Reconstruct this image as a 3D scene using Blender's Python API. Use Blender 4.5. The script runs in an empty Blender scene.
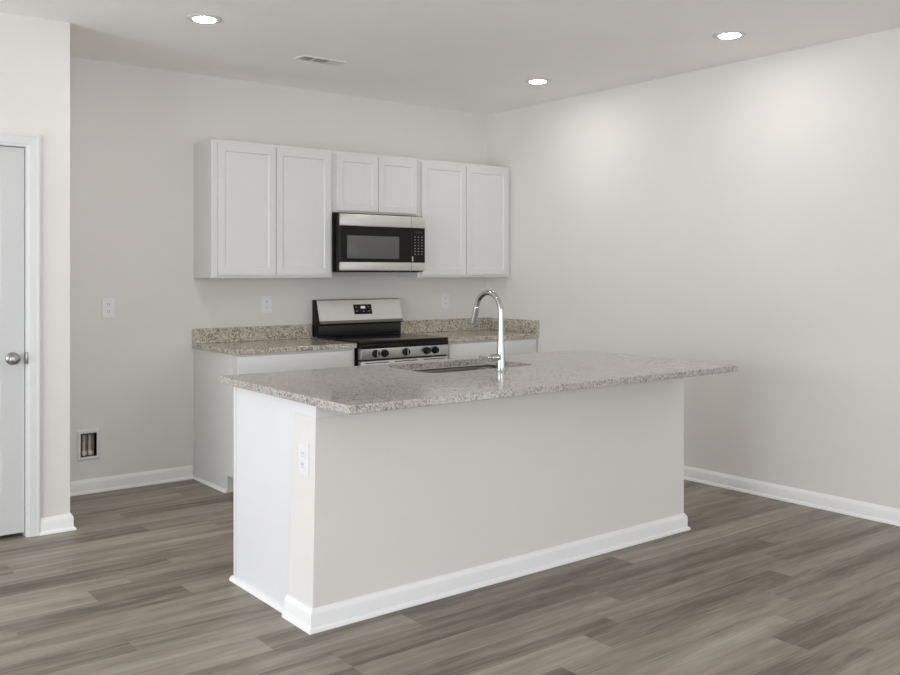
import bpy, bmesh, math, random
from mathutils import Vector, Matrix
random.seed(7)
PI = math.pi
S = bpy.context.scene
COL = S.collection

# ---------------------------------------------------------------- camera
FPX, YAW, HY, SX = 910.8, 0.6639, 273.85, 451.75
CAM = (-5.057, -5.9706, 1.39)
cd = bpy.data.cameras.new('camera'); cam = bpy.data.objects.new('camera', cd); COL.objects.link(cam)
cam.location = CAM; cam.rotation_euler = (PI/2, 0, -YAW)
cd.sensor_width = 36; cd.lens = FPX/900*36
cd.shift_x = (450-SX)/900; cd.shift_y = -(337.5-HY)/900
cd.clip_start = .05; cd.clip_end = 100
S.camera = cam

# ---------------------------------------------------------------- exposure, world, lights
S.view_settings.view_transform = 'Standard'; S.view_settings.look = 'None'
S.view_settings.gamma = 1; S.view_settings.use_curve_mapping = False
S.view_settings.exposure = 0.0
S.cycles.max_bounces = 12; S.cycles.diffuse_bounces = 8
S.cycles.sample_clamp_indirect = 6
w = bpy.data.worlds.new('sky'); S.world = w; w.use_nodes = True
w.node_tree.nodes['Background'].inputs[0].default_value = (.75, .85, 1, 1)
w.node_tree.nodes['Background'].inputs[1].default_value = 1.0

def area(name, loc, rot, sx, sy, power, col=(1, 1, 1), spread=PI):
    l = bpy.data.lights.new(name, 'AREA'); l.shape = 'RECTANGLE'; l.size = sx; l.size_y = sy
    l.energy = power; l.color = col; l.spread = spread
    o = bpy.data.objects.new(name, l); COL.objects.link(o); o.location = loc; o.rotation_euler = rot
    return o
# daylight through the left opening, plus fill at two added openings (windows are all outside the picture)
area('daylight_side', (-8.64, -3.5, 1.15), (0, -PI/2, 0), 2.15, 4.0, 170, (.93, .965, 1.0))
area('fill_front', (-5.0, -9.64, 1.45), (PI/2, 0, 0), 3.8, 2.1, 120, (.98, .985, 1.0))  # fill lamp added behind the camera, at an unseen opening
area('fill_right', (.16, -7.6, 1.25), (0, PI/2+.3, 0), 2.2, 3.2, 36, (.98, .985, 1.0))  # fill lamp added on the right to even out the light

# ---------------------------------------------------------------- materials
def mat(name, col=(.8, .8, .8), rough=.5, metal=0, spec=.5, coat=0):
    m = bpy.data.materials.new(name); m.use_nodes = True
    b = m.node_tree.nodes['Principled BSDF']
    b.inputs['Base Color'].default_value = (*col, 1); b.inputs['Roughness'].default_value = rough
    b.inputs['Metallic'].default_value = metal; b.inputs['Specular IOR Level'].default_value = spec
    b.inputs['Coat Weight'].default_value = coat
    return m
def nn(m, t, **kw):
    n = m.node_tree.nodes.new(t)
    for k, v in kw.items():
        setattr(n, k, v)
    return n
def lk(m, a, b): m.node_tree.links.new(a, b)
def bs(m): return m.node_tree.nodes['Principled BSDF']
def objco(m, scale=(1, 1, 1)):
    t = nn(m, 'ShaderNodeTexCoord'); mp = nn(m, 'ShaderNodeMapping'); mp.inputs['Scale'].default_value = scale
    lk(m, t.outputs['Object'], mp.inputs[0]); return mp.outputs[0]
def ramp(m, fac, stops, interp='LINEAR'):
    r = nn(m, 'ShaderNodeValToRGB'); r.color_ramp.interpolation = interp
    e = r.color_ramp.elements
    while len(e) < len(stops): e.new(.5)
    for i, (p, c) in enumerate(stops): e[i].position = p; e[i].color = (*c, 1)
    lk(m, fac, r.inputs[0]); return r.outputs[0]
def noisy(m, col, amt=.03, scale=3, bump=0, bscale=300):
    """mottle the base colour a little and add a fine bump"""
    co = objco(m); n = nn(m, 'ShaderNodeTexNoise'); n.inputs['Scale'].default_value = scale; n.inputs['Detail'].default_value = 4
    lk(m, co, n.inputs['Vector'])
    lo = tuple(c*(1-amt) for c in col); hi = tuple(min(1, c*(1+amt)) for c in col)
    lk(m, ramp(m, n.outputs['Fac'], [(.3, lo), (.7, hi)]), bs(m).inputs['Base Color'])
    if bump:
        n2 = nn(m, 'ShaderNodeTexNoise'); n2.inputs['Scale'].default_value = bscale
        lk(m, co, n2.inputs['Vector'])
        bp = nn(m, 'ShaderNodeBump'); bp.inputs['Strength'].default_value = bump; bp.inputs['Distance'].default_value = .002
        lk(m, n2.outputs['Fac'], bp.inputs['Height']); lk(m, bp.outputs[0], bs(m).inputs['Normal'])
    return m
WALLC = (.745, .727, .703)
M = {}
M['wall'] = noisy(mat('wall_paint', WALLC, .75, spec=.25), WALLC, .012, 2, .15, 250)
M['ceil'] = noisy(mat('ceiling_paint', (.7, .7, .7), .9, spec=.1), (.95, .935, .918), .012, 2, .15, 200)
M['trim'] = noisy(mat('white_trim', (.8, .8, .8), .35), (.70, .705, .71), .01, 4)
M['base'] = noisy(mat('white_trim_lit', (.8, .8, .8), .35), (.87, .875, .88), .01, 4)  # same paint as the trim, with the boards' brighter light put into the colour
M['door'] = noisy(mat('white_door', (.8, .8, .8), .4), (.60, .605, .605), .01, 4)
M['cab'] = noisy(mat('white_cabinet', (.8, .8, .8), .32), (.71, .715, .71), .008, 5)
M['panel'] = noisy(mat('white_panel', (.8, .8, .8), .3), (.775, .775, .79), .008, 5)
M['plate'] = mat('white_plastic', (.80, .80, .82), .3)
M['chrome'] = mat('chrome', (.52, .53, .53), .09, 1)
M['nickel'] = mat('satin_nickel', (.36, .355, .345), .28, 1)
M['black'] = mat('black_gloss', (.007, .0068, .0065), .16, 0, .22)
M['blackm'] = mat('black_matte', (.008, .008, .008), .45, spec=.2)
M['dark'] = mat('dark_panel', (.024, .025, .027), .3, .1, .3)
M['window'] = mat('dark_screen_glass', (.10, .10, .10), .22)
M['shadow'] = mat('dark_recess', (.03, .03, .03), .9)
M['vent'] = mat('vent_paint', (.74, .73, .71), .5)
M['display'] = mat('clock_display', (.6, .65, .7), .4)
bs(M['display']).inputs['Emission Color'].default_value = (.8, .9, 1, 1); bs(M['display']).inputs['Emission Strength'].default_value = .25
M['legend'] = mat('grey_print', (.30, .30, .30), .5)
M['sticker'] = mat('tan_sticker', (.42, .38, .28), .5)
M['lens'] = mat('lamp_lens', (1, 1, 1), .5)
bs(M['lens']).inputs['Emission Color'].default_value = (1, .97, .93, 1); bs(M['lens']).inputs['Emission Strength'].default_value = 124
M['pipe'] = noisy(mat('pipe', (.3, .27, .25), .4), (.50, .44, .41), .1, 30)
M['stud'] = noisy(mat('stud', (.1, .08, .07), .8), (.26, .225, .20), .3, 20)
M['brass'] = mat('brass_valve', (.75, .70, .62), .35, .2)
def steel(name, col, rough, sc):
    m = mat(name, col, rough, 1)
    co = objco(m, sc); n = nn(m, 'ShaderNodeTexNoise'); n.inputs['Scale'].default_value = 40; n.inputs['Detail'].default_value = 3
    lk(m, co, n.inputs['Vector'])
    lk(m, ramp(m, n.outputs['Fac'], [(.3, tuple(c*.93 for c in col)), (.7, tuple(min(1, c*1.06) for c in col))]), bs(m).inputs['Base Color'])
    return m
M['steel'] = steel('brushed_steel', (.68, .67, .655), .33, (.4, 8, 12))
M['sinksteel'] = steel('sink_steel', (.17, .155, .145), .35, (1, 8, 8))
# granite
def granite(name, stops, vs, tint, gain, cloud, rough):
    m = mat(name, (.5, .5, .5), rough, 0, .5)
    stops = [(p, tuple(min(.9, c*gain) for c in q)) for p, q in stops]; tint = tuple(c*gain for c in tint)
    tc = nn(m, 'ShaderNodeTexCoord'); mp0 = nn(m, 'ShaderNodeMapping'); mp0.inputs['Rotation'].default_value = (.61, .47, .33)
    lk(m, tc.outputs['Object'], mp0.inputs[0]); co = mp0.outputs[0]
    v = nn(m, 'ShaderNodeTexVoronoi'); v.inputs['Scale'].default_value = vs; v.inputs['Randomness'].default_value = 1
    d = nn(m, 'ShaderNodeTexNoise'); d.inputs['Scale'].default_value = vs*.9; d.inputs['Detail'].default_value = 4
    lk(m, co, d.inputs['Vector'])
    mx = nn(m, 'ShaderNodeMix'); mx.data_type = 'VECTOR'; mx.inputs[0].default_value = .018
    lk(m, co, mx.inputs[4]); lk(m, d.outputs['Color'], mx.inputs[5]); lk(m, mx.outputs[1], v.inputs['Vector'])
    sp = nn(m, 'ShaderNodeSeparateColor'); lk(m, v.outputs['Color'], sp.inputs[0])
    # big cloud shifts which grains are dark
    n = nn(m, 'ShaderNodeTexNoise'); n.inputs['Scale'].default_value = 14; n.inputs['Detail'].default_value = 5; lk(m, co, n.inputs['Vector'])
    a = nn(m, 'ShaderNodeMath', operation='MULTIPLY_ADD'); a.inputs[1].default_value = cloud; lk(m, n.outputs['Fac'], a.inputs[0])
    b = nn(m, 'ShaderNodeMath', operation='SUBTRACT'); lk(m, sp.outputs[0], b.inputs[0]); b.inputs[1].default_value = cloud/2
    lk(m, b.outputs[0], a.inputs[2])
    c1 = ramp(m, a.outputs[0], stops, 'CONSTANT')
    v2 = nn(m, 'ShaderNodeTexVoronoi'); v2.inputs['Scale'].default_value = vs*2.6; lk(m, co, v2.inputs['Vector'])
    sp2 = nn(m, 'ShaderNodeSeparateColor'); lk(m, v2.outputs['Color'], sp2.inputs[0])
    c2 = ramp(m, sp2.outputs[1], [(0, (.12, .105, .09)), (.13, tint), (.6, tuple(c*1.25 for c in tint)), (.85, tuple(c*.7 for c in tint))], 'CONSTANT')
    mm = nn(m, 'ShaderNodeMix'); mm.data_type = 'RGBA'; mm.inputs[0].default_value = .45
    lk(m, c1, mm.inputs[6]); lk(m, c2, mm.inputs[7]); lk(m, mm.outputs[2], bs(m).inputs['Base Color'])
    return m
M['granite'] = granite('granite_island', [(0, (.05, .048, .045)), (.17, (.22, .205, .19)), (.30, (.45, .42, .385)), (.5, (.56, .53, .495)), (.72, (.64, .62, .595)), (.9, (.36, .34, .31))], 165, (.485, .45, .415), .97, 1.0, .09)
M['granite2'] = granite('granite_counter', [(0, (.045, .036, .028)), (.20, (.17, .14, .11)), (.35, (.42, .385, .315)), (.55, (.53, .495, .41)), (.74, (.62, .59, .51)), (.9, (.30, .26, .20))], 115, (.44, .41, .345), 1.2, 1.6, .14)
# floor planks: face attribute 'tone' and 'seed'
def floor_mat():
    m = mat('vinyl_plank', (.2, .18, .15), .42, 0, .35)
    at = nn(m, 'ShaderNodeAttribute'); at.attribute_name = 'tone'
    as_ = nn(m, 'ShaderNodeAttribute'); as_.attribute_name = 'seed'
    tc = nn(m, 'ShaderNodeTexCoord')
    cb = nn(m, 'ShaderNodeCombineXYZ')
    for i in range(2):
        mu = nn(m, 'ShaderNodeMath', operation='MULTIPLY'); mu.inputs[1].default_value = (37.0, 11.3)[i]
        lk(m, as_.outputs['Fac'], mu.inputs[0]); lk(m, mu.outputs[0], cb.inputs[i])
    add = nn(m, 'ShaderNodeVectorMath', operation='ADD'); lk(m, tc.outputs['Object'], add.inputs[0]); lk(m, cb.outputs[0], add.inputs[1])
    def grain(sc, scale, detail, dist=0):
        mp = nn(m, 'ShaderNodeMapping'); mp.inputs['Scale'].default_value = sc; lk(m, add.outputs[0], mp.inputs[0])
        n = nn(m, 'ShaderNodeTexNoise'); n.inputs['Scale'].default_value = scale; n.inputs['Detail'].default_value = detail
        n.inputs['Distortion'].default_value = dist; n.inputs['Roughness'].default_value = .6
        lk(m, mp.outputs[0], n.inputs['Vector']); return n.outputs['Fac']
    g1 = grain((.42, 8, 1), 1.6, 3, .25)       # broad streaks
    g2 = grain((2.5, 60, 1), 2.0, 5, .2)      # fine fibre
    g3 = grain((1.3, 7, 1), 2.0, 2, .9)      # knots and cathedrals
    def mad(a, k, b):
        x = nn(m, 'ShaderNodeMath', operation='MULTIPLY_ADD'); lk(m, a, x.inputs[0]); x.inputs[1].default_value = k
        if isinstance(b, float): x.inputs[2].default_value = b
        else: lk(m, b, x.inputs[2])
        return x.outputs[0]
    s = mad(g1, 1.0, -.71)
    s = mad(g2, .60, s); s = mad(g3, .46, s); s = mad(at.outputs['Fac'], .38, s)
    base = ramp(m, s, [(0, (.060, .047, .033)), (.28, (.137, .115, .086)), (.5, (.240, .209, .166)), (.75, (.340, .303, .250)), (1, (.43, .39, .33))])
    lk(m, base, bs(m).inputs['Base Color'])
    uv = nn(m, 'ShaderNodeUVMap'); uv.uv_map = 'plank'
    sp = nn(m, 'ShaderNodeSeparateXYZ'); lk(m, uv.outputs[0], sp.inputs[0])
    # groove between the planks: distance to the nearest border of the plank, stored in the uv
    mn = nn(m, 'ShaderNodeMath', operation='MINIMUM'); 
    def edge(o, L):
        a = nn(m, 'ShaderNodeMath', operation='SUBTRACT'); a.inputs[1].default_value = L; lk(m, o, a.inputs[0])
        b = nn(m, 'ShaderNodeMath', operation='ABSOLUTE'); lk(m, a.outputs[0], b.inputs[0])
        c = nn(m, 'ShaderNodeMath', operation='SUBTRACT'); c.inputs[0].default_value = L; lk(m, b.outputs[0], c.inputs[1]); return c.outputs[0]
    lk(m, edge(sp.outputs[0], .623), mn.inputs[0]); lk(m, edge(sp.outputs[1], PW/2), mn.inputs[1])
    lt = nn(m, 'ShaderNodeMapRange'); lt.inputs[1].default_value = 0; lt.inputs[2].default_value = .0018; lt.inputs[3].default_value = .35; lt.inputs[4].default_value = 0
    lk(m, mn.outputs[0], lt.inputs[0])
    mx = nn(m, 'ShaderNodeMix'); mx.data_type = 'RGBA'; lk(m, lt.outputs[0], mx.inputs[0]); lk(m, base, mx.inputs[6]); mx.inputs[7].default_value = (.05, .042, .035, 1)
    lk(m, mx.outputs[2], bs(m).inputs['Base Color'])
    bp = nn(m, 'ShaderNodeBump'); bp.inputs['Strength'].default_value = .12; bp.inputs['Distance'].default_value = .001
    lk(m, g2, bp.inputs['Height']); lk(m, bp.outputs[0], bs(m).inputs['Normal'])
    return m
PW = .152
M['floor'] = floor_mat()

# ---------------------------------------------------------------- mesh helpers
def box(bm, x0, x1, y0, y1, z0, z1, bev=0):
    x0, x1 = sorted((x0, x1)); y0, y1 = sorted((y0, y1)); z0, z1 = sorted((z0, z1))
    t = bmesh.new()
    vs = [t.verts.new((x, y, z)) for z in (z0, z1) for y in (y0, y1) for x in (x0, x1)]
    for f in ((0, 2, 3, 1), (4, 5, 7, 6), (0, 1, 5, 4), (2, 6, 7, 3), (0, 4, 6, 2), (1, 3, 7, 5)):
        t.faces.new([vs[i] for i in f])
    if bev: bmesh.ops.bevel(t, geom=t.edges[:], offset=bev, segments=2, affect='EDGES', profile=.5)
    merge(bm, t)
def merge(bm, t, mtx=None):
    if mtx is not None: bmesh.ops.transform(t, matrix=mtx, verts=t.verts)
    me = bpy.data.meshes.new('tmp'); t.to_mesh(me); t.free(); bm.from_mesh(me); bpy.data.meshes.remove(me)
def lathe(bm, prof, n=32, mtx=None):
    """profile of (radius, z) turned round z"""
    t = bmesh.new(); rings = []
    for r, z in prof:
        rings.append([t.verts.new((r*math.cos(2*PI*i/n), r*math.sin(2*PI*i/n), z)) for i in range(n)] if r > 1e-6 else [t.verts.new((0, 0, z))])
    for a, b in zip(rings, rings[1:]):
        for i in range(n):
            j = (i+1) % n
            if len(a) == 1 and len(b) == 1: continue
            if len(a) == 1: t.faces.new((a[0], b[j], b[i]))
            elif len(b) == 1: t.faces.new((a[i], a[j], b[0]))
            else: t.faces.new((a[i], a[j], b[j], b[i]))
    if len(rings[0]) > 1: t.faces.new(rings[0][::-1])
    if len(rings[-1]) > 1: t.faces.new(rings[-1])
    bmesh.ops.recalc_face_normals(t, faces=t.faces)
    merge(bm, t, mtx)
def tube(bm, pts, rad, n=16):
    pts = [Vector(p) for p in pts]; t = bmesh.new(); rings = []
    up = Vector((1, 0, 0))
    for i, p in enumerate(pts):
        d = (pts[min(i+1, len(pts)-1)]-pts[max(i-1, 0)]).normalized()
        a = up-d*up.dot(d)
        if a.length < 1e-3: a = Vector((0, 1, 0))-d*d.y
        a.normalize(); b = d.cross(a)
        r = rad[i] if isinstance(rad, (list, tuple)) else rad
        rings.append([t.verts.new(p+(a*math.cos(2*PI*k/n)+b*math.sin(2*PI*k/n))*r) for k in range(n)])
    for A, B in zip(rings, rings[1:]):
        for k in range(n): t.faces.new((A[k], A[(k+1) % n], B[(k+1) % n], B[k]))
    t.faces.new(rings[0][::-1]); t.faces.new(rings[-1])
    bmesh.ops.recalc_face_normals(t, faces=t.faces); merge(bm, t)
def prism(bm, poly, axis, a, b, bev=0):
    """2-D polygon extruded along axis from a to b (axis 'x': poly is (y,z); 'y': (x,z); 'z': (x,y))"""
    def P(u, v, w): return {'x': (w, u, v), 'y': (u, w, v), 'z': (u, v, w)}[axis]
    t = bmesh.new()
    A = [t.verts.new(P(u, v, a)) for u, v in poly]; B = [t.verts.new(P(u, v, b)) for u, v in poly]
    t.faces.new(A); t.faces.new(B[::-1])
    for i in range(len(A)): t.faces.new((A[i], A[(i+1) % len(A)], B[(i+1) % len(A)], B[i]))
    bmesh.ops.recalc_face_normals(t, faces=t.faces)
    if bev: bmesh.ops.bevel(t, geom=t.edges[:], offset=bev, segments=2, affect='EDGES', profile=.5)
    merge(bm, t)
def sweep(bm, path, prof):
    """profile (offset to the left of the path, z) swept along an open 2-D path with mitred corners"""
    path = [Vector(p) for p in path]; t = bmesh.new(); rings = []
    for i, p in enumerate(path):
        def nrm(a, b): d = (b-a).normalized(); return Vector((-d.y, d.x))
        if i == 0: nv = nrm(path[0], path[1]); s = 1
        elif i == len(path)-1: nv = nrm(path[-2], path[-1]); s = 1
        else:
            n1, n2 = nrm(path[i-1], p), nrm(p, path[i+1]); nv = (n1+n2).normalized(); s = 1/nv.dot(n1)
        rings.append([t.verts.new((p.x+nv.x*o*s, p.y+nv.y*o*s, z)) for o, z in prof])
    k = len(prof)
    for A, B in zip(rings, rings[1:]):
        for i in range(k): t.faces.new((A[i], A[(i+1) % k], B[(i+1) % k], B[i]))
    t.faces.new(rings[0]); t.faces.new(rings[-1][::-1])
    bmesh.ops.recalc_face_normals(t, faces=t.faces); merge(bm, t)
def obj(name, bm, m, parent=None, smooth=False):
    me = bpy.data.meshes.new(name); bm.to_mesh(me); bm.free(); me.materials.append(M[m] if isinstance(m, str) else m)
    o = bpy.data.objects.new(name, me); COL.objects.link(o)
    if smooth:
        for p in me.polygons: p.use_smooth = True
        if smooth != 'all':
            try: me.set_sharp_from_angle(angle=math.radians(35))
            except Exception: pass
    if parent:
        o.parent = parent
        pl = parent
        off = Vector((0, 0, 0))
        while pl: off += pl.location; pl = pl.parent
        me.transform(Matrix.Translation(-off))
    return o
def nb(): return bmesh.new()
def tag(o, label, cat, group=None):
    o['label'] = label; o['category'] = cat
    if group: o['group'] = group
    return o
def thing(name, loc, label, cat, group=None):
    o = bpy.data.objects.new(name, None); COL.objects.link(o); o.location = loc; o.empty_display_size = .1
    return tag(o, label, cat, group)
def struct(name, bm, m, parent=None, smooth=False):
    o = obj(name, bm, m, parent, smooth)
    if not parent: o['kind'] = 'structure'
    return o
def bx(name, m, parent, *a, bev=0, label=None):
    b = nb(); box(b, *a, bev=bev); o = obj(name, b, m, parent, smooth=bool(bev))
    if label: o['label'] = label
    return o

# ---------------------------------------------------------------- room shell
H = 2.753; XL = -8.5; YF = -9.5; YD = -.7925; XE = -3.6402
# floor of planks, one face each
def build_floor():
    me = bpy.data.meshes.new('floor'); V = []; F = []; tone = []; seed = []; UV = []
    L = 1.246; y_ref = -1.850
    # joints read from the place: (row index counted from y_ref downward, x of a joint)
    fix = {-2: -3.415, -1: -3.66, 0: -3.855, 2: -4.21, 7: -2.925, 9: -3.35, 10: -2.297, 11: -2.498, 12: -1.522, 13: -1.73, 14: -1.944,
           1: -4.75, 3: -3.1, 4: -3.9, 5: -4.4, 6: -3.5, 8: -2.1, 15: -3.0, 16: -2.2, 17: -1.4}
    look = [(11, -2.7, .80), (11, -2.3, .12), (11, -1.0, .55), (10, -2.1, .5), (10, -2.5, .3), (13, -1.9, .85), (13, -1.5, .55), (14, -1.8, .10), (14, -2.1, .8), (12, -1.3, .25), (12, -1.8, .62),
            (0, -4.0, .92), (0, -3.7, .15), (-1, -3.8, .75), (-1, -3.5, .60), (-2, -3.6, .2), (-2, -3.2, .6), (2, -4.3, .65), (2, -4.1, .45), (1, -4, .3), (7, -2.8, .1), (7, -3.1, .5), (9, -3.2, .65), (9, -3.5, .3)]
    r0 = -int((0.1-y_ref)/PW)-2; r1 = int((y_ref-YF)/PW)+2
    for r in range(r0, r1):
        yt = min(y_ref-r*PW, .05); yb = y_ref-(r+1)*PW
        if yb > .05: continue
        x = fix.get(r, random.uniform(-3, -1.8))
        while x > XL: x -= L
        while x < .05:
            a, b = max(x, XL-.05), min(x+L, .05)
            i = len(V); V += [(a, yb, 0), (b, yb, 0), (b, yt, 0), (a, yt, 0)]; F.append((i, i+1, i+2, i+3))
            tn = .15+.7*random.random()
            for lr, lx, lt in look:
                if lr == r and a < lx < b: tn = lt
            tone.append(tn); seed.append(random.random())
            UV += [(a-x, 0), (b-x, 0), (b-x, yt-yb), (a-x, yt-yb)]
            x += L
    me.from_pydata(V, [], F)
    A = me.attributes.new('tone', 'FLOAT', 'FACE'); A.data.foreach_set('value', tone)
    A = me.attributes.new('seed', 'FLOAT', 'FACE'); A.data.foreach_set('value', seed)
    u = me.uv_layers.new(name='plank')
    for i, c in enumerate(UV): u.data[i].uv = c
    me.materials.append(M['floor'])
    o = bpy.data.objects.new('floor', me); COL.objects.link(o); o['kind'] = 'structure'
build_floor()
T = .12
b = nb(); box(b, XL-T, T, YF-T, T, H, H+.12); struct('ceiling', b, 'ceil')
# back wall with the hole of the water supply box
WX0, WX1, WZ0, WZ1 = -3.362, -3.262, .232, .380
b = nb()
box(b, XL-T, WX0, 0, T, 0, H); box(b, WX1, T, 0, T, 0, H); box(b, WX0, WX1, 0, T, 0, WZ0); box(b, WX0, WX1, 0, T, WZ1, H)
struct('wall_back', b, 'wall')
b = nb(); gy0, gy1, gz0, gz1 = -9.25, -5.95, .12, 2.38  # unseen opening added here to let the right fill in
box(b, 0, T, gy1, 0, 0, H); box(b, 0, T, YF, gy0, 0, H); box(b, 0, T, gy0, gy1, 0, gz0); box(b, 0, T, gy0, gy1, gz1, H)
struct('wall_right', b, 'wall')
# left wall with a wide patio door opening
b = nb(); oy0, oy1, oz = -5.55, -1.45, 2.3
box(b, XL-T, XL, YF, oy0, 0, H); box(b, XL-T, XL, oy1, YD, 0, H); box(b, XL-T, XL, oy0, oy1, oz, H)
struct('wall_left', b, 'wall')
b = nb(); fx0, fx1, fz0, fz1 = -6.95, -3.05, .35, 2.55  # unseen opening added here to let the front fill in
box(b, XL-T, fx0, YF-T, YF, 0, H); box(b, fx1, T, YF-T, YF, 0, H); box(b, fx0, fx1, YF-T, YF, 0, fz0); box(b, fx0, fx1, YF-T, YF, fz1, H)
struct('wall_front', b, 'wall')
b = nb()
for y in (oy0, (oy0+oy1)/2, oy1): box(b, XL-T, XL-.02, y-.035, y+.035, 0, oz)
box(b, XL-T, XL-.02, oy0, oy1, oz-.07, oz); box(b, XL-T, XL-.02, oy0, oy1, 0, .06)
struct('window_1', b, 'trim')
b = nb()
for x in (fx0, (fx0+fx1)/2, fx1): box(b, x-.03, x+.03, YF-T, YF-.02, fz0, fz1)
for z in (fz0, fz1): box(b, fx0, fx1, YF-T, YF-.02, z-.03, z+.03)
struct('added_window_2', b, 'trim')  # frame of the added front opening
b = nb()
for y in (gy0, (gy0+gy1)/2, gy1): box(b, .02, T, y-.03, y+.03, gz0, gz1)
for z in (gz0, gz1): box(b, .02, T, gy0, gy1, z-.03, z+.03)
struct('added_window_3', b, 'trim')  # frame of the added right opening
# pantry block: wall with the door, and its return towards the back wall
DX1 = -3.868; DX0 = DX1-.762; DZ = 2.056
b = nb()
box(b, DX1+.018, XE, YD, YD+.115, 0, H); box(b, XL, DX0-.018, YD, YD+.115, 0, H); box(b, DX0-.018, DX1+.018, YD, YD+.115, DZ+.018, H)
box(b, XE-.115, XE, YD+.115, 0, 0, H)
struct('wall_pantry', b, 'wall')

# baseboards: flat board with a moulded top and a shoe at the floor
BP = [(0, 0), (.026, 0), (.026, .006), (.022, .014), (.0145, .018), (.0145, .066), (.012, .074), (.007, .080), (.005, .088), (0, .088)]
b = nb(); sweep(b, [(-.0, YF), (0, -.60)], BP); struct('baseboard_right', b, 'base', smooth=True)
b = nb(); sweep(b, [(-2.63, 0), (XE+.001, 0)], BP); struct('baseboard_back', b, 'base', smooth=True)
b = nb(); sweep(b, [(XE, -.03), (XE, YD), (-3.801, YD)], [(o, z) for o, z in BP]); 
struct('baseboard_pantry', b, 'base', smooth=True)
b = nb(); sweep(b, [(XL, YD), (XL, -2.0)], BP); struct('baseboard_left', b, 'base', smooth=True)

# pantry door: casing, jamb, six panel slab, knob and strike
cp = [(0, .0), (.0, .011), (.010, .0125), (.014, .0145), (.050, .0165), (.054, .0185), (.063, .0185), (.067, .016), (.067, 0)]   # (across, out)
def casing(name, x_in0, x_in1, zt):
    t = nb(); rings = []
    for (cx, cz, sx_, sz) in ((x_in0, 0, -1, 0), (x_in0, zt, -1, 1), (x_in1, zt, 1, 1), (x_in1, 0, 1, 0)):
        rings.append([t.verts.new((cx+sx_*a, YD-o, cz+sz*a)) for a, o in cp])
    k = len(cp)
    for A, B in zip(rings, rings[1:]):
        for i in range(k): t.faces.new((A[i], A[(i+1) % k], B[(i+1) % k], B[i]))
    t.faces.new(rings[0]); t.faces.new(rings[-1][::-1]); bmesh.ops.recalc_face_normals(t, faces=t.faces)
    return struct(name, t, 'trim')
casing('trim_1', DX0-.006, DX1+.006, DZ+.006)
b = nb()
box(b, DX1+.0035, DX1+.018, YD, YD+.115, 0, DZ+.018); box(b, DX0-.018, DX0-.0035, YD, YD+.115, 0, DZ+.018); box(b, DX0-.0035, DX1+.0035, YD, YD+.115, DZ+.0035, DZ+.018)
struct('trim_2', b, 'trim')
def panel_slab(bm, x0, x1, z0, z1, yf, th, panels, rec=.006, bw=.012):
    """slab facing -y with recessed panels [(x0,x1,z0,z1)] on a regular grid"""
    xs = sorted({x0, x1} | {p[0] for p in panels} | {p[1] for p in panels})
    zs = sorted({z0, z1} | {p[2] for p in panels} | {p[3] for p in panels})
    t = bmesh.new()
    def q(*c): t.faces.new([t.verts.new(v) for v in c])
    for i in range(len(xs)-1):
        for j in range(len(zs)-1):
            a, b_, c, d = xs[i], xs[i+1], zs[j], zs[j+1]; cx, cz = (a+b_)/2, (c+d)/2
            if any(p[0] < cx < p[1] and p[2] < cz < p[3] for p in panels): continue
            q((a, yf, c), (b_, yf, c), (b_, yf, d), (a, yf, d))
    for (a, b_, c, d) in panels:
        o = [(a, c), (b_, c), (b_, d), (a, d)]; i_ = [(a+bw, c+bw), (b_-bw, c+bw), (b_-bw, d-bw), (a+bw, d-bw)]
        for k in range(4):
            l = (k+1) % 4
            q((o[k][0], yf, o[k][1]), (o[l][0], yf, o[l][1]), (i_[l][0], yf+rec, i_[l][1]), (i_[k][0], yf+rec, i_[k][1]))
        q(*[(u, yf+rec, v) for u, v in i_])
    q((x0, yf+th, z0), (x0, yf+th, z1), (x1, yf+th, z1), (x1, yf+th, z0))
    q((x0, yf, z0), (x0, yf, z1), (x0, yf+th, z1), (x0, yf+th, z0)); q((x1, yf, z0), (x1, yf+th, z0), (x1, yf+th, z1), (x1, yf, z1))
    q((x0, yf, z1), (x1, yf, z1), (x1, yf+th, z1), (x0, yf+th, z1)); q((x0, yf, z0), (x0, yf+th, z0), (x1, yf+th, z0), (x1, yf, z0))
    bmesh.ops.remove_doubles(t, verts=t.verts, dist=1e-5)
    merge(bm, t)
b = nb(); st = .112; xm = (DX0+DX1)/2
cols = [(DX0+st, xm-.05), (xm+.05, DX1-st)]
rows = [(.27, .60), (.86, 1.09) if False else (.62+.16, 1.10), (1.26, 1.96)]
rows = [(.24, .50), (.64, .85), (1.22, 1.93)]
panel_slab(b, DX0, DX1, .024, DZ, YD+.012, .035, [(c0, c1, r_0, r_1) for c0, c1 in cols for r_0, r_1 in rows], .006, .02)
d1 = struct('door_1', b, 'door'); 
KX, KZ = -3.927, .945
mk = Matrix.Translation((KX, YD+.012, KZ)) @ Matrix.Rotation(PI/2, 4, 'X')
b = nb()
lathe(b, [(.033, 0), (.033, .004), (.029, .008), (.013, .010), (.011, .022), (.016, .028), (.025, .034), (.0285, .044), (.0285, .052), (.025, .060), (.017, .065), (.006, .0665), (0, .066)], 40, mk)
kb = obj('knob', b, 'nickel', d1, 'all')
bx('strike_plate', 'nickel', d1, DX1+.0005, DX1+.013, YD-.0145, YD-.002, KZ-.030, KZ+.032, bev=.001)

# ---------------------------------------------------------------- island
SX0, SX1, SY0, SY1 = -2.51, -1.835, -2.560, -2.145
CI = .923; IX0, IX1, IY0, IY1 = -3.3441, -1.0085, -2.0678, -3.1911
KX0, KX1, KY = -3.3005, -1.0104, -2.8466; KYB = -2.642
TH = .0313
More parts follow.
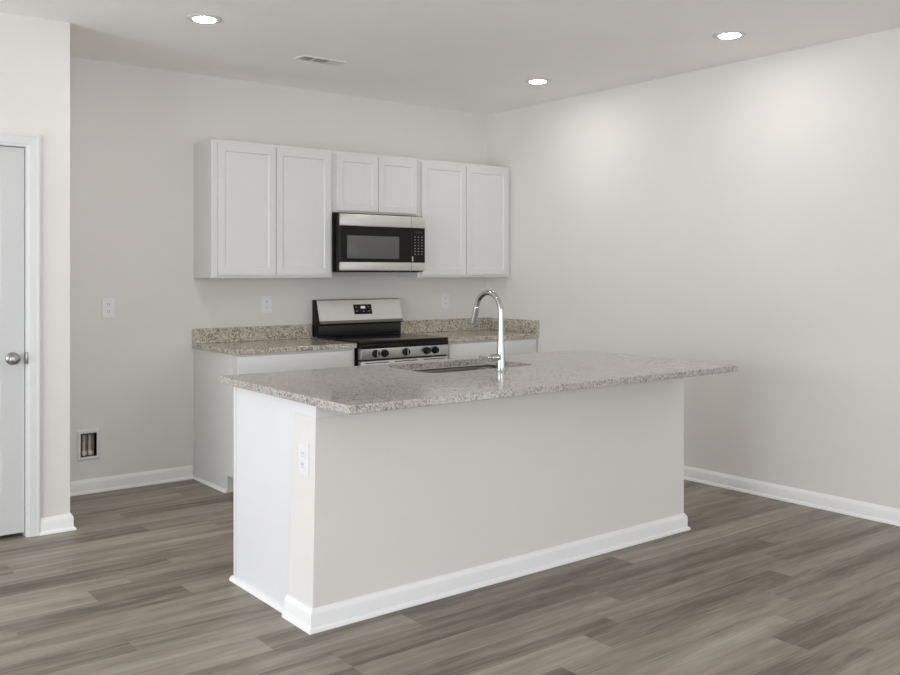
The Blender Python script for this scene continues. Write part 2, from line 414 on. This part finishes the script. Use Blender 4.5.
# knee wall, its apron trim and its baseboard
b = nb(); t = bmesh.new()
ZT = CI-TH-.0045
lo = [(KX0, KY), (KX1, KY), (KX1, KYB), (KX0, KYB)]; hi = [(KX0, KY-.026), (KX1, KY), (KX1, KYB), (KX0, -2.703)]
A = [t.verts.new((x, y, 0)) for x, y in lo]; B = [t.verts.new((x, y, ZT-.055)) for x, y in hi]
t.faces.new(A); t.faces.new(B[::-1])
for i in range(4): t.faces.new((A[i], A[(i+1) % 4], B[(i+1) % 4], B[i]))
bmesh.ops.recalc_face_normals(t, faces=t.faces); merge(b, t)
struct('wall_island', b, 'wall')
b = nb(); prism(b, [(KX0-.001, KY-.028), (KX1+.001, KY-.001), (KX1+.001, KYB-.001), (KX0-.001, -2.703)], 'z', ZT-.0545, ZT, .001); struct('trim_3', b, 'panel')
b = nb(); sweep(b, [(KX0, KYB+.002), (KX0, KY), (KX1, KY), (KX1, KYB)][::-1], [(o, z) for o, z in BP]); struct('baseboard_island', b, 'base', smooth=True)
# check orientation of outward side is handled by the reversed path

isl = thing('island_cabinet', (-2.155, -2.40, 0), 'white island base cabinet with a plain bright end panel behind the half wall', 'cabinet')
CY0 = KYB+.0005; CY1 = -2.105; PX = KX0+.012
zz = CI-TH-.006
b = nb(); box(b, PX+.006, KX1-.001, CY0+.001, CY1-.09, 0.0, .10); box(b, PX+.006, KX1-.001, CY0+.001, CY1-.022, .10, .118)
box(b, PX+.006, SX0-.06, CY0+.001, CY1-.022, .118, zz); box(b, SX1+.06, KX1-.001, CY0+.001, CY1-.022, .118, zz)
obj('body', b, 'cab', isl)
b = nb(); box(b, PX, PX+.006, -2.725, CY1-.026, 0, CI-TH-.005); obj('end_panel', b, 'panel', isl)
b = nb(); box(b, PX-.002, PX+.03, CY1-.0225, CY1, .0, CI-TH-.005, .001); box(b, PX+.03, KX1-.001, CY1-.022, CY1-.003, .10, CI-TH-.006)
obj('face_frame', b, 'panel', isl)
b = nb(); sweep(b, [(PX, KYB+.001), (PX, CY1+.012)], [(0, 0), (0, .019), (.004, .0185), (.012, .014), (.017, .006), (.018, 0)])
sh = obj('shoe_moulding', b, 'base', isl)
def shaker(bm, x0, x1, z0, z1, yf, th=.019, fr=.057, rec=.007):
    panel_slab(bm, x0, x1, z0, z1, yf, th, [(x0+fr, x1-fr, z0+fr, z1-fr)], rec, .007)
# hidden working side of the island (faces the range)
for (a, c) in ((KX0+.04, -2.62), (-2.56, -2.16), (-2.155, -1.76), (-1.70, KX1-.04)):
    b = nb(); panel_slab(b, a, c, .14, .70, 0, .019, [(a+.057, c-.057, .197, .643)], .007, .007)
    bmesh.ops.transform(b, matrix=Matrix.Translation((0, CY1+.0165, 0)) @ Matrix.Scale(-1, 4, (0, 1, 0)), verts=b.verts); bmesh.ops.reverse_faces(b, faces=b.faces)
    obj('door', b, 'cab', isl)
    b = nb(); box(b, a, c, CY1-.0025, CY1+.0165, .72, .86, .0015); obj('drawer', b, 'cab', isl)

# granite slab with the sink cut-out
def rrect(x0, x1, y0, y1, r, n=8):
    P = []
    for cx, cy, a0 in ((x1-r, y1-r, 0), (x0+r, y1-r, PI/2), (x0+r, y0+r, PI), (x1-r, y0+r, 1.5*PI)):
        for i in range(n+1): a = a0+PI/2*i/n; P.append((cx+r*math.cos(a), cy+r*math.sin(a)))
    return P
def slab_dz(y): return .004*(y-(IY0+IY1)/2)/((IY0-IY1)/2)
b = nb()
outer = rrect(IX0, IX1, IY1, IY0, .006, 3); inner = rrect(SX0, SX1, SY0, SY1, .07, 8)
def loops(z, inset):
    lo_, li_ = [], []
    for x, y in outer:
        cx = x+(inset if x < -2 else -inset); cy = y+(inset if y < -2.6 else -inset)
        lo_.append(b.verts.new((cx, cy, z+slab_dz(y))))
    for x, y in inner: li_.append(b.verts.new((x, y, z+slab_dz(y))))
    return lo_, li_
lv = [loops(CI, .003), loops(CI-.003, 0), loops(CI-TH+.002, 0), loops(CI-TH, .002)]
for k in range(3):
    for q in (0, 1):
        A, B = lv[k][q], lv[k+1][q]; n_ = len(A)
        for i in range(n_):
            f = (A[i], A[(i+1) % n_], B[(i+1) % n_], B[i]); b.faces.new(f if q else f[::-1])
b.edges.ensure_lookup_table()
for k in (0, 3):
    es = []
    for q in (0, 1):
        A = lv[k][q]
        es += [b.edges.get((A[i], A[(i+1) % len(A)])) for i in range(len(A))]
    bmesh.ops.triangle_fill(b, use_beauty=True, use_dissolve=False, edges=es)
bmesh.ops.recalc_face_normals(b, faces=b.faces)
o = obj('island_countertop', b, 'granite')
tag(o, 'large speckled grey granite slab with sink cut-out on top of the island', 'countertop')

# undermount sink
sk = thing('kitchen_sink', ((SX0+SX1)/2, (SY0+SY1)/2, CI-.23), 'stainless steel undermount sink set into the island granite', 'sink')
b = nb()
def ring(z, ex, r): return [b.verts.new((x, y, z)) for x, y in rrect(SX0-ex, SX1+ex, SY0-ex, SY1+ex, r, 8)]
zt = CI-TH-.0045
R = [ring(zt, .024, .09), ring(zt, .006, .075), ring(zt-.012, .003, .072), ring(zt-.17, -.008, .065), ring(zt-.19, -.03, .05), ring(zt-.196, -.15, .02)]
for A, B in zip(R, R[1:]):
    n_ = len(A)
    for i in range(n_): b.faces.new((A[i], A[(i+1) % n_], B[(i+1) % n_], B[i]))
b.faces.new(R[-1][::-1]); bmesh.ops.recalc_face_normals(b, faces=b.faces)
o = obj('basin', b, 'sinksteel', sk, 'all'); sm = o.modifiers.new('t', 'SOLIDIFY'); sm.thickness = .0012; sm.offset = -1 if False else 1
b = nb(); lathe(b, [(0, 0), (.02, .001), (.044, .001), (.052, .004), (.056, .002), (.056, 0)], 32, Matrix.Translation(((SX0+SX1)/2, (SY0+SY1)/2, zt-.195)))
obj('drain', b, 'chrome', sk, True)

# faucet
FX, FY = -2.136, -2.625; FZ = CI+slab_dz(FY)+.0006
fc = thing('faucet', (FX, FY, FZ), 'tall chrome gooseneck pull-down faucet standing on the island beside the sink', 'faucet')
b = nb(); lathe(b, [(0, 0), (.027, 0), (.027, .003), (.0255, .006), (.0225, .008), (.0215, .03), (.0205, .07), (.0185, .11), (.0162, .15), (.0150, .18), (.0142, .19), (0, .19)], 40, Matrix.Translation((FX, FY, FZ)))
obj('body', b, 'chrome', fc, True)
zc = 1.311-FZ-.0135-.094
pts = [(FX, FY, FZ+.186)]+[(FX, FY, FZ+z) for z in (.21, .24)]
Rr = .094
for i in range(0, 25):
    a = math.radians(168)*i/24
    pts.append((FX, FY+Rr-Rr*math.cos(a), FZ+zc+Rr*math.sin(a)))
b = nb(); tube(b, pts, .0135, 24); obj('spout', b, 'chrome', fc, True)
e = Vector(pts[-1]); dv = (Vector(pts[-1])-Vector(pts[-2])).normalized()
b = nb(); tube(b, [e-dv*.004, e, e+dv*.003, e+dv*.02, e+dv*.075, e+dv*.085, e+dv*.087], [.0136, .0150, .0152, .0152, .0170, .0166, .015], 24)
hd = obj('spray_head', b, 'chrome', fc, True)
b = nb(); tube(b, [e+dv*.0868, e+dv*.0885], .012, 20); obj('nozzle', b, 'blackm', hd)
b = nb(); hz = FZ+.062
tube(b, [(FX-.012, FY, hz), (FX-.060, FY, hz), (FX-.064, FY, hz)], [.0175, .0175, .015], 24)
h = obj('handle', b, 'chrome', fc, True)
b = nb(); tube(b, [(FX-.062, FY, hz), (FX-.068, FY, hz+.001), (FX-.085, FY, hz+.003), (FX-.135, FY, hz+.008), (FX-.139, FY, hz+.008)], [.009, .007, .0055, .0065, .004], 16)
obj('lever', b, 'chrome', h, True)

# ---------------------------------------------------------------- outlets
def plate(name, cx, cz, label, group=None, face='back'):
    """cover plate on the back wall (facing -y) or on the island end (facing -x)"""
    loc = (cx, 0, cz) if face == 'back' else (KX0, cx, cz)
    r = thing(name, loc, label, 'outlet', group)
    def add(nm, m, *a, bev=0, par=r):
        bb = nb(); box(bb, *a, bev=bev)
        if face != 'back': bmesh.ops.rotate(bb, verts=bb.verts, cent=(0, 0, 0), matrix=Matrix.Rotation(-PI/2, 3, 'Z'))
        me = bpy.data.meshes.new(nm); bb.to_mesh(me); bb.free(); me.materials.append(M[m])
        oo = bpy.data.objects.new(nm, me); COL.objects.link(oo); oo.parent = par; return oo
    add('cover_plate', 'plate', -.039, .039, -.006, 0, -.0625, .0625, bev=.002)
    for s in (-1, 1):
        so = add('socket', 'plate', -.0165, .0165, -.0085, -.005, s*.0215-.0155, s*.0215+.0155, bev=.0015)
        for x in (-.006, .006): add('slot', 'shadow', x-.0012, x+.0012, -.0088, -.0084, s*.0215-.001, s*.0215+.009, par=so)
        add('slot', 'shadow', -.0022, .0022, -.0088, -.0084, s*.0215-.010, s*.0215-.006, par=so)
    add('screw', 'plate', -.003, .003, -.0072, -.0055, -.003, .003, bev=.0006)
    return r
plate('wall_outlet', -3.190, 1.170, 'white wall outlet on the bare wall by the fridge space, left of the cabinets')
plate('wall_outlet', -2.075, 1.168, 'white wall outlet above the left granite backsplash, left of the range')
plate('wall_outlet', -.458, 1.166, 'white wall outlet above the right granite backsplash, near the faucet top')
plate('wall_outlet', -2.782, .658, 'white outlet on the end of the island half wall', face='island')

# ---------------------------------------------------------------- fridge water box
wb = thing('water_supply_box', (-3.312, 0, .306), 'small white recessed water supply box low on the back wall near the floor', 'supply box')
b = nb(); t = bmesh.new()
O = [(-3.386, .208), (-3.240, .208), (-3.240, .406), (-3.386, .406)]; I1 = [(-3.374, .220), (-3.252, .220), (-3.252, .394), (-3.374, .394)]; I2 = [(WX0, WZ0), (WX1, WZ0), (WX1, WZ1), (WX0, WZ1)]
lv2 = [[t.verts.new((x, y, z)) for x, z in P] for P, y in ((O, 0), (O, -.002), (I1, -.009), (I2, -.007), (I2, .05))]
for A, B in zip(lv2, lv2[1:]):
    for i in range(4): t.faces.new((A[i], A[(i+1) % 4], B[(i+1) % 4], B[i]))
bmesh.ops.recalc_face_normals(t, faces=t.faces); merge(b, t)
obj('frame', b, 'trim', wb)
b = nb(); box(b, WX0, WX1, .05, .09, WZ0, WZ1)
for x in (-3.352, -3.318, -3.285): box(b, x-.004, x+.004, .03, .05, WZ0, WZ1)
obj('back_panel', b, 'stud', wb)
for x in (-3.334, -3.298):
    b = nb(); tube(b, [(x, .026, WZ0+.03), (x, .026, WZ1-.015)], .009, 14); p = obj('pipe', b, 'pipe', wb, True)
    b = nb(); tube(b, [(x, .022, WZ0+.004), (x, .022, WZ0+.036)], .013, 14); tube(b, [(x-.014, .01, WZ0+.02), (x+.014, .01, WZ0+.02)], .006, 10); obj('valve', b, 'brass', p, True)

# ---------------------------------------------------------------- base cabinets and counters along the back wall
CT = .914; CF = -.6478; RL, RR = -1.7113, -.9493
def base_cab(x0, x1, label, end):
    r = thing('base_cabinet', ((x0+x1)/2, -.3, 0), label, 'cabinet', None)
    b = nb(); box(b, x0, x1, -.602, -.002, .11, CT-.0335); box(b, x0+(.004 if end else 0), x1, -.535, -.002, 0, .11)
    if end: pass
    obj('body', b, 'cab', r)
    b = nb(); box(b, x0, x1, -.6215, -.6025, .11, CT-.0335); obj('face_frame', b, 'cab', r)
    b = nb(); box(b, x0+.028, x1-.028, -.6405, -.6222, .73, CT-.048, .0015); obj('drawer', b, 'cab', r, True)
    xm = (x0+x1)/2
    for a, c in ((x0+.028, xm-.003), (xm+.003, x1-.028)):
        b = nb(); shaker(b, a, c, .135, .712, -.6412); obj('door', b, 'cab', r)
    if end:
        b = nb(); sweep(b, [(x0, -.54), (x0, -.002)], [(0, 0), (0, .019), (.004, .0185), (.011, .014), (.016, .006), (.017, 0)])
        obj('shoe_moulding', b, 'base', r)
    return r
base_cab(-2.617, RL-.012, 'white base cabinet left of the range, mostly hidden behind the island', True)
base_cab(RR+.012, -.003, 'white base cabinet right of the range, in the room corner', False)
def counter(x0, x1, label):
    b = nb(); box(b, x0, x1, CF, -.002, CT-.0315, CT, .003); o = obj('granite_countertop', b, 'granite2'); tag(o, label, 'countertop'); return o
counter(-2.6284, RL-.006, 'short warm granite countertop to the left of the range')
counter(RR+.006, -.002, 'short warm granite countertop in the corner right of the range')
b = nb(); box(b, -2.6284, RL-.006, -.021, -.001, CT+.0005, CT+.102, .002)
tag(obj('granite_backsplash', b, 'granite2'), 'low granite backsplash strip on the wall left of the range', 'backsplash')
b = nb(); box(b, RR+.006, -.0015, -.021, -.001, CT+.0005, CT+.102, .002); 
tag(obj('granite_backsplash', b, 'granite2'), 'low granite backsplash strip on the back wall right of the range', 'backsplash')
b = nb(); box(b, -.0215, -.0015, CF, -.0215, CT+.0005, CT+.102, .002)
tag(obj('granite_backsplash', b, 'granite2'), 'granite side splash strip running along the right wall from the corner', 'backsplash')

# ---------------------------------------------------------------- upper cabinets
UZ0, UZ1, UD = 1.3627, 2.275, -.3145
def upper(x0, x1, z0, doors, label, dz0):
    r = thing('wall_cabinet', ((x0+x1)/2, -.15, z0), label, 'cabinet', None)
    b = nb(); box(b, x0, x1, -.295, -.001, z0, UZ1, .001); obj('body', b, 'cab', r)
    for a, c in doors:
        b = nb(); shaker(b, a, c, dz0, UZ1-.024, UD-.0, .0185, .047); obj('door', b, 'cab', r)
    return r
upper(-2.619, RL+.005, UZ0, ((-2.579, -2.162), (-2.156, -1.729)), 'tall white wall cabinet with two doors, left of the microwave', UZ0+.021)
upper(RL+.0065, RR-.001, 1.834, ((-1.677, -1.325), (-1.319, -.966)), 'short white two-door wall cabinet directly above the microwave', 1.848)
upper(RR+.001, -.002, UZ0, ((-.921, -.486), (-.480, -.040)), 'tall white wall cabinet with two doors, right of the microwave in the corner', UZ0+.021)

# ---------------------------------------------------------------- microwave
mx0, mx1, mf, mb, mt = -1.7005, -.957, -.40, 1.414, 1.8195
mw = thing('microwave', ((mx0+mx1)/2, -.2, mb), 'stainless and black over-the-range microwave under the short cabinet', 'microwave')
b = nb(); box(b, mx0, mx1+.001, mf+.022, -.003, mb-.008, mt+.004, .003); box(b, mx0+.02, mx1-.02, mf+.04, -.05, mb-.012, mb-.006); obj('body', b, 'black', mw, True)
xs = -1.082
bx('vent_band', 'steel', mw, mx0, mx1, mf, mf+.022, 1.735, mt, bev=.003, label='stainless top band')
b = nb(); box(b, mx0, xs-.001, mf+.001, mf+.022, 1.475, 1.7345, .001); dr = obj('door', b, 'black', mw)
bx('window', 'window', dr, -1.645, -1.195, mf-.0004, mf+.003, 1.501, 1.665, bev=.0003, label='grey mesh glass')
bx('lower_band', 'steel', mw, mx0, mx1, mf, mf+.022, mb, 1.4745, bev=.003, label='stainless lower band')
bx('seam', 'shadow', mw, xs-.0012, xs+.0006, mf-.0006, mf+.002, mb+.004, mt-.004)
b = nb(); box(b, xs+.001, mx1, mf+.001, mf+.022, 1.475, 1.7345, .001); cp_ = obj('control_panel', b, 'black', mw)
b = nb(); box(b, -1.050, -.985, mf+.0002, mf+.002, 1.693, 1.715); obj('display', b, 'dark', cp_)
for r in range(7):
    for c in range(3):
        x = -1.049+c*.032; z = 1.667-r*.0215
        b = nb(); box(b, x-.005, x+.005, mf+.0002, mf+.002, z-.003, z+.003); obj('button', b, 'legend', cp_)

bx('sticker', 'sticker', mw, -1.078, -1.066, mf-.0012, mf+.002, 1.483, 1.521)

# ---------------------------------------------------------------- range
rx0, rx1 = RL+.003, RR-.003
rg = thing('range', ((rx0+rx1)/2, -.34, 0), 'stainless steel freestanding range with black glass cooktop and five knobs', 'stove')
b = nb(); box(b, rx0, rx1, -.640, -.03, .03, .905, .002); box(b, rx0+.03, rx1-.03, -.58, -.05, 0, .03); obj('body', b, 'blackm', rg)
bx('cooktop', 'black', rg, rx0, rx1, -.683, -.075, .9052, .925, bev=.003, label='black glass cooktop')
bx('front_trim', 'black', rg, rx0, rx1, -.686, -.6405, .874, .905, bev=.003)
b = nb(); prism(b, [(-.6405, .874), (-.682, .874), (-.690, .868), (-.684, .800), (-.6405, .800)], 'x', rx0+.001, rx1-.001, .001)
pn = obj('control_strip', b, 'steel', rg, True); pn['label'] = 'stainless knob strip'
for x in (-1.593, -1.519, -1.337, -1.156, -1.080):
    mk = Matrix.Translation((x, -.687, .838)) @ Matrix.Rotation(PI/2, 4, 'X')
    b = nb(); lathe(b, [(0, 0), (.0275, 0), (.0275, .004), (.024, .006), (.0225, .024), (.021, .027), (0, .0275)], 28, mk)
    k = obj('knob', b, 'blackm', rg, True)
    b = nb(); box(b, x-.0035, x+.0035, -.719, -.712, .818, .858, .001); obj('grip', b, 'dark' if x not in (-1.593, -1.337) else 'legend', k)
bx('vent_slot', 'shadow', rg, rx0+.002, rx1-.002, -.668, -.6405, .788, .7995)
b = nb(); box(b, rx0+.004, rx1-.004, -.682, -.6405, .27, .787, .004); od = obj('oven_door', b, 'steel', rg, True)
b = nb()
for i in range(3):
    cx = rx0+.13+i*.251
    box(b, cx-.10, cx+.10, -.6826, -.681, .771, .777)
obj('vent_line', b, 'shadow', od)
bx('window', 'black', od, rx0+.13, rx1-.13, -.6835, -.681, .38, .66, bev=.0008)
b = nb(); tube(b, [(rx0+.05, -.725, .735), (rx1-.05, -.725, .735)], .011, 16)
for x in (rx0+.08, rx1-.08): box(b, x-.01, x+.01, -.722, -.680, .727, .743)
obj('handle', b, 'steel', od, True)
bx('drawer', 'steel', rg, rx0+.004, rx1-.004, -.680, -.6405, .06, .262, bev=.004)
# backguard
b = nb(); box(b, rx0, rx1, -.074, -.012, .925, 1.012, .001); prism(b, [(-.012, 1.0125), (-.098, 1.0125), (-.098, 1.018), (-.052, 1.196), (-.012, 1.196)], 'x', rx0, rx1, .001)
bg = obj('backguard', b, 'blackm', rg)
b = nb(); prism(b, [(-.0985, 1.040), (-.1005, 1.041), (-.0545, 1.192), (-.048, 1.1975), (-.03, 1.1975), (-.03, 1.195), (-.050, 1.194), (-.0935, 1.04)], 'x', rx0+.012, rx1-.001, 0); fp = obj('face_panel', b, 'steel', bg); fp['label'] = 'stainless sloping panel'
b = nb(); prism(b, [(-.10, 1.020), (-.1025, 1.021), (-.1015, 1.0395), (-.095, 1.0395)], 'x', rx0+.012, rx1-.001, 0)
M['steeld'] = steel('dull_steel', (.22, .215, .21), .4, (.4, 8, 12)); obj('lower_lip', b, 'steeld', bg)
bx('lower_panel', 'dark', bg, rx0+.014, rx1-.004, -.080, -.073, .938, 1.005, bev=.001)
# display on the sloping face
sl = math.atan2(.046, .151)
def on_face(u0, u1, v0, v1, d0, d1):
    t = nb(); box(t, u0, u1, -d1, -d0, v0, v1)
    bmesh.ops.transform(t, matrix=Matrix.Translation((0, -.1005, 1.041)) @ Matrix.Rotation(-sl, 4, 'X'), verts=t.verts); return t
ds = obj('display', on_face(-1.388, -1.228, .044, .121, .0002, .0022), 'black', bg)
obj('clock', on_face(-1.325, -1.285, .088, .107, .0023, .0028), 'display', ds)
for (u, v) in ((-1.365, .100), (-1.365, .068), (-1.305, .066), (-1.258, .100), (-1.258, .068)):
    obj('button', on_face(u-.007, u+.007, v-.0025, v+.0025, .0023, .0028), 'legend', ds)

# ---------------------------------------------------------------- ceiling fixtures
LIGHTS = ((-3.100, -1.328, 'recessed ceiling light at the upper left, nearest the pantry door wall'), (-.611, -2.857, 'recessed ceiling light at the upper right, close to the right wall'), (-.613, -1.277, 'small-looking recessed ceiling light in front of the back right corner'), (-3.100, -2.857, 'recessed ceiling light directly above the sink end of the island'))
first = None
for x, y, lab in LIGHTS:
    if first is None:
        r = thing('ceiling_light', (0, 0, 0), lab, 'ceiling light', 'round recessed ceiling lights')
        b = nb(); lathe(b, [(.059, 0), (.092, -.0), (.093, -.002), (.088, -.005), (.063, -.0075), (.059, -.0065)], 48); obj('trim_ring', b, 'vent', r, True)
        b = nb(); lathe(b, [(.0585, 0), (.0585, -.0078), (.052, -.0095), (.03, -.0105), (0, -.011)], 48); obj('lens', b, 'lens', r, True)
        first = r
    else:
        r = first.copy(); COL.objects.link(r); r['label'] = lab
        for ch in first.children:
            c = ch.copy(); COL.objects.link(c); c.parent = r
    r.location = (x, y, H)
vt = thing('ceiling_vent', (-2.14, -.885, H), 'white rectangular air vent in the ceiling above the wall cabinets', 'air vent')
b = nb(); vx0, vx1, vy0, vy1 = -2.295, -1.985, -.945, -.825
for a in ((vx0, vx1, vy0, vy0+.018), (vx0, vx1, vy1-.018, vy1), (vx0, vx0+.022, vy0+.018, vy1-.018), (vx1-.022, vx1, vy0+.018, vy1-.018), (-2.198, -2.186, vy0+.018, vy1-.018), (-2.092, -2.080, vy0+.018, vy1-.018)):
    box(b, *a, H-.007, H)
obj('frame', b, 'vent', vt)
bx('backing', 'shadow', vt, vx0+.01, vx1-.01, vy0+.01, vy1-.01, H-.0015, H-.0003)
for (a, c, ang) in ((vx0+.022, -2.198, .95), (-2.186, -2.092, .95), (-2.080, vx1-.022, -.4)):
    n_ = 6
    b = nb()
    for i in range(n_):
        t = bmesh.new(); bw_ = .0075 if ang < 0 else .0052
        cy = vy0+.018+(i+.5)*(vy1-vy0-.036)/n_
        box(t, a, c, -bw_, bw_, -.0005, .0005)
        merge(b, t, Matrix.Translation((0, cy, H-.0045)) @ Matrix.Rotation(ang*.6, 4, 'X'))
    obj('louvres', b, 'vent', vt)
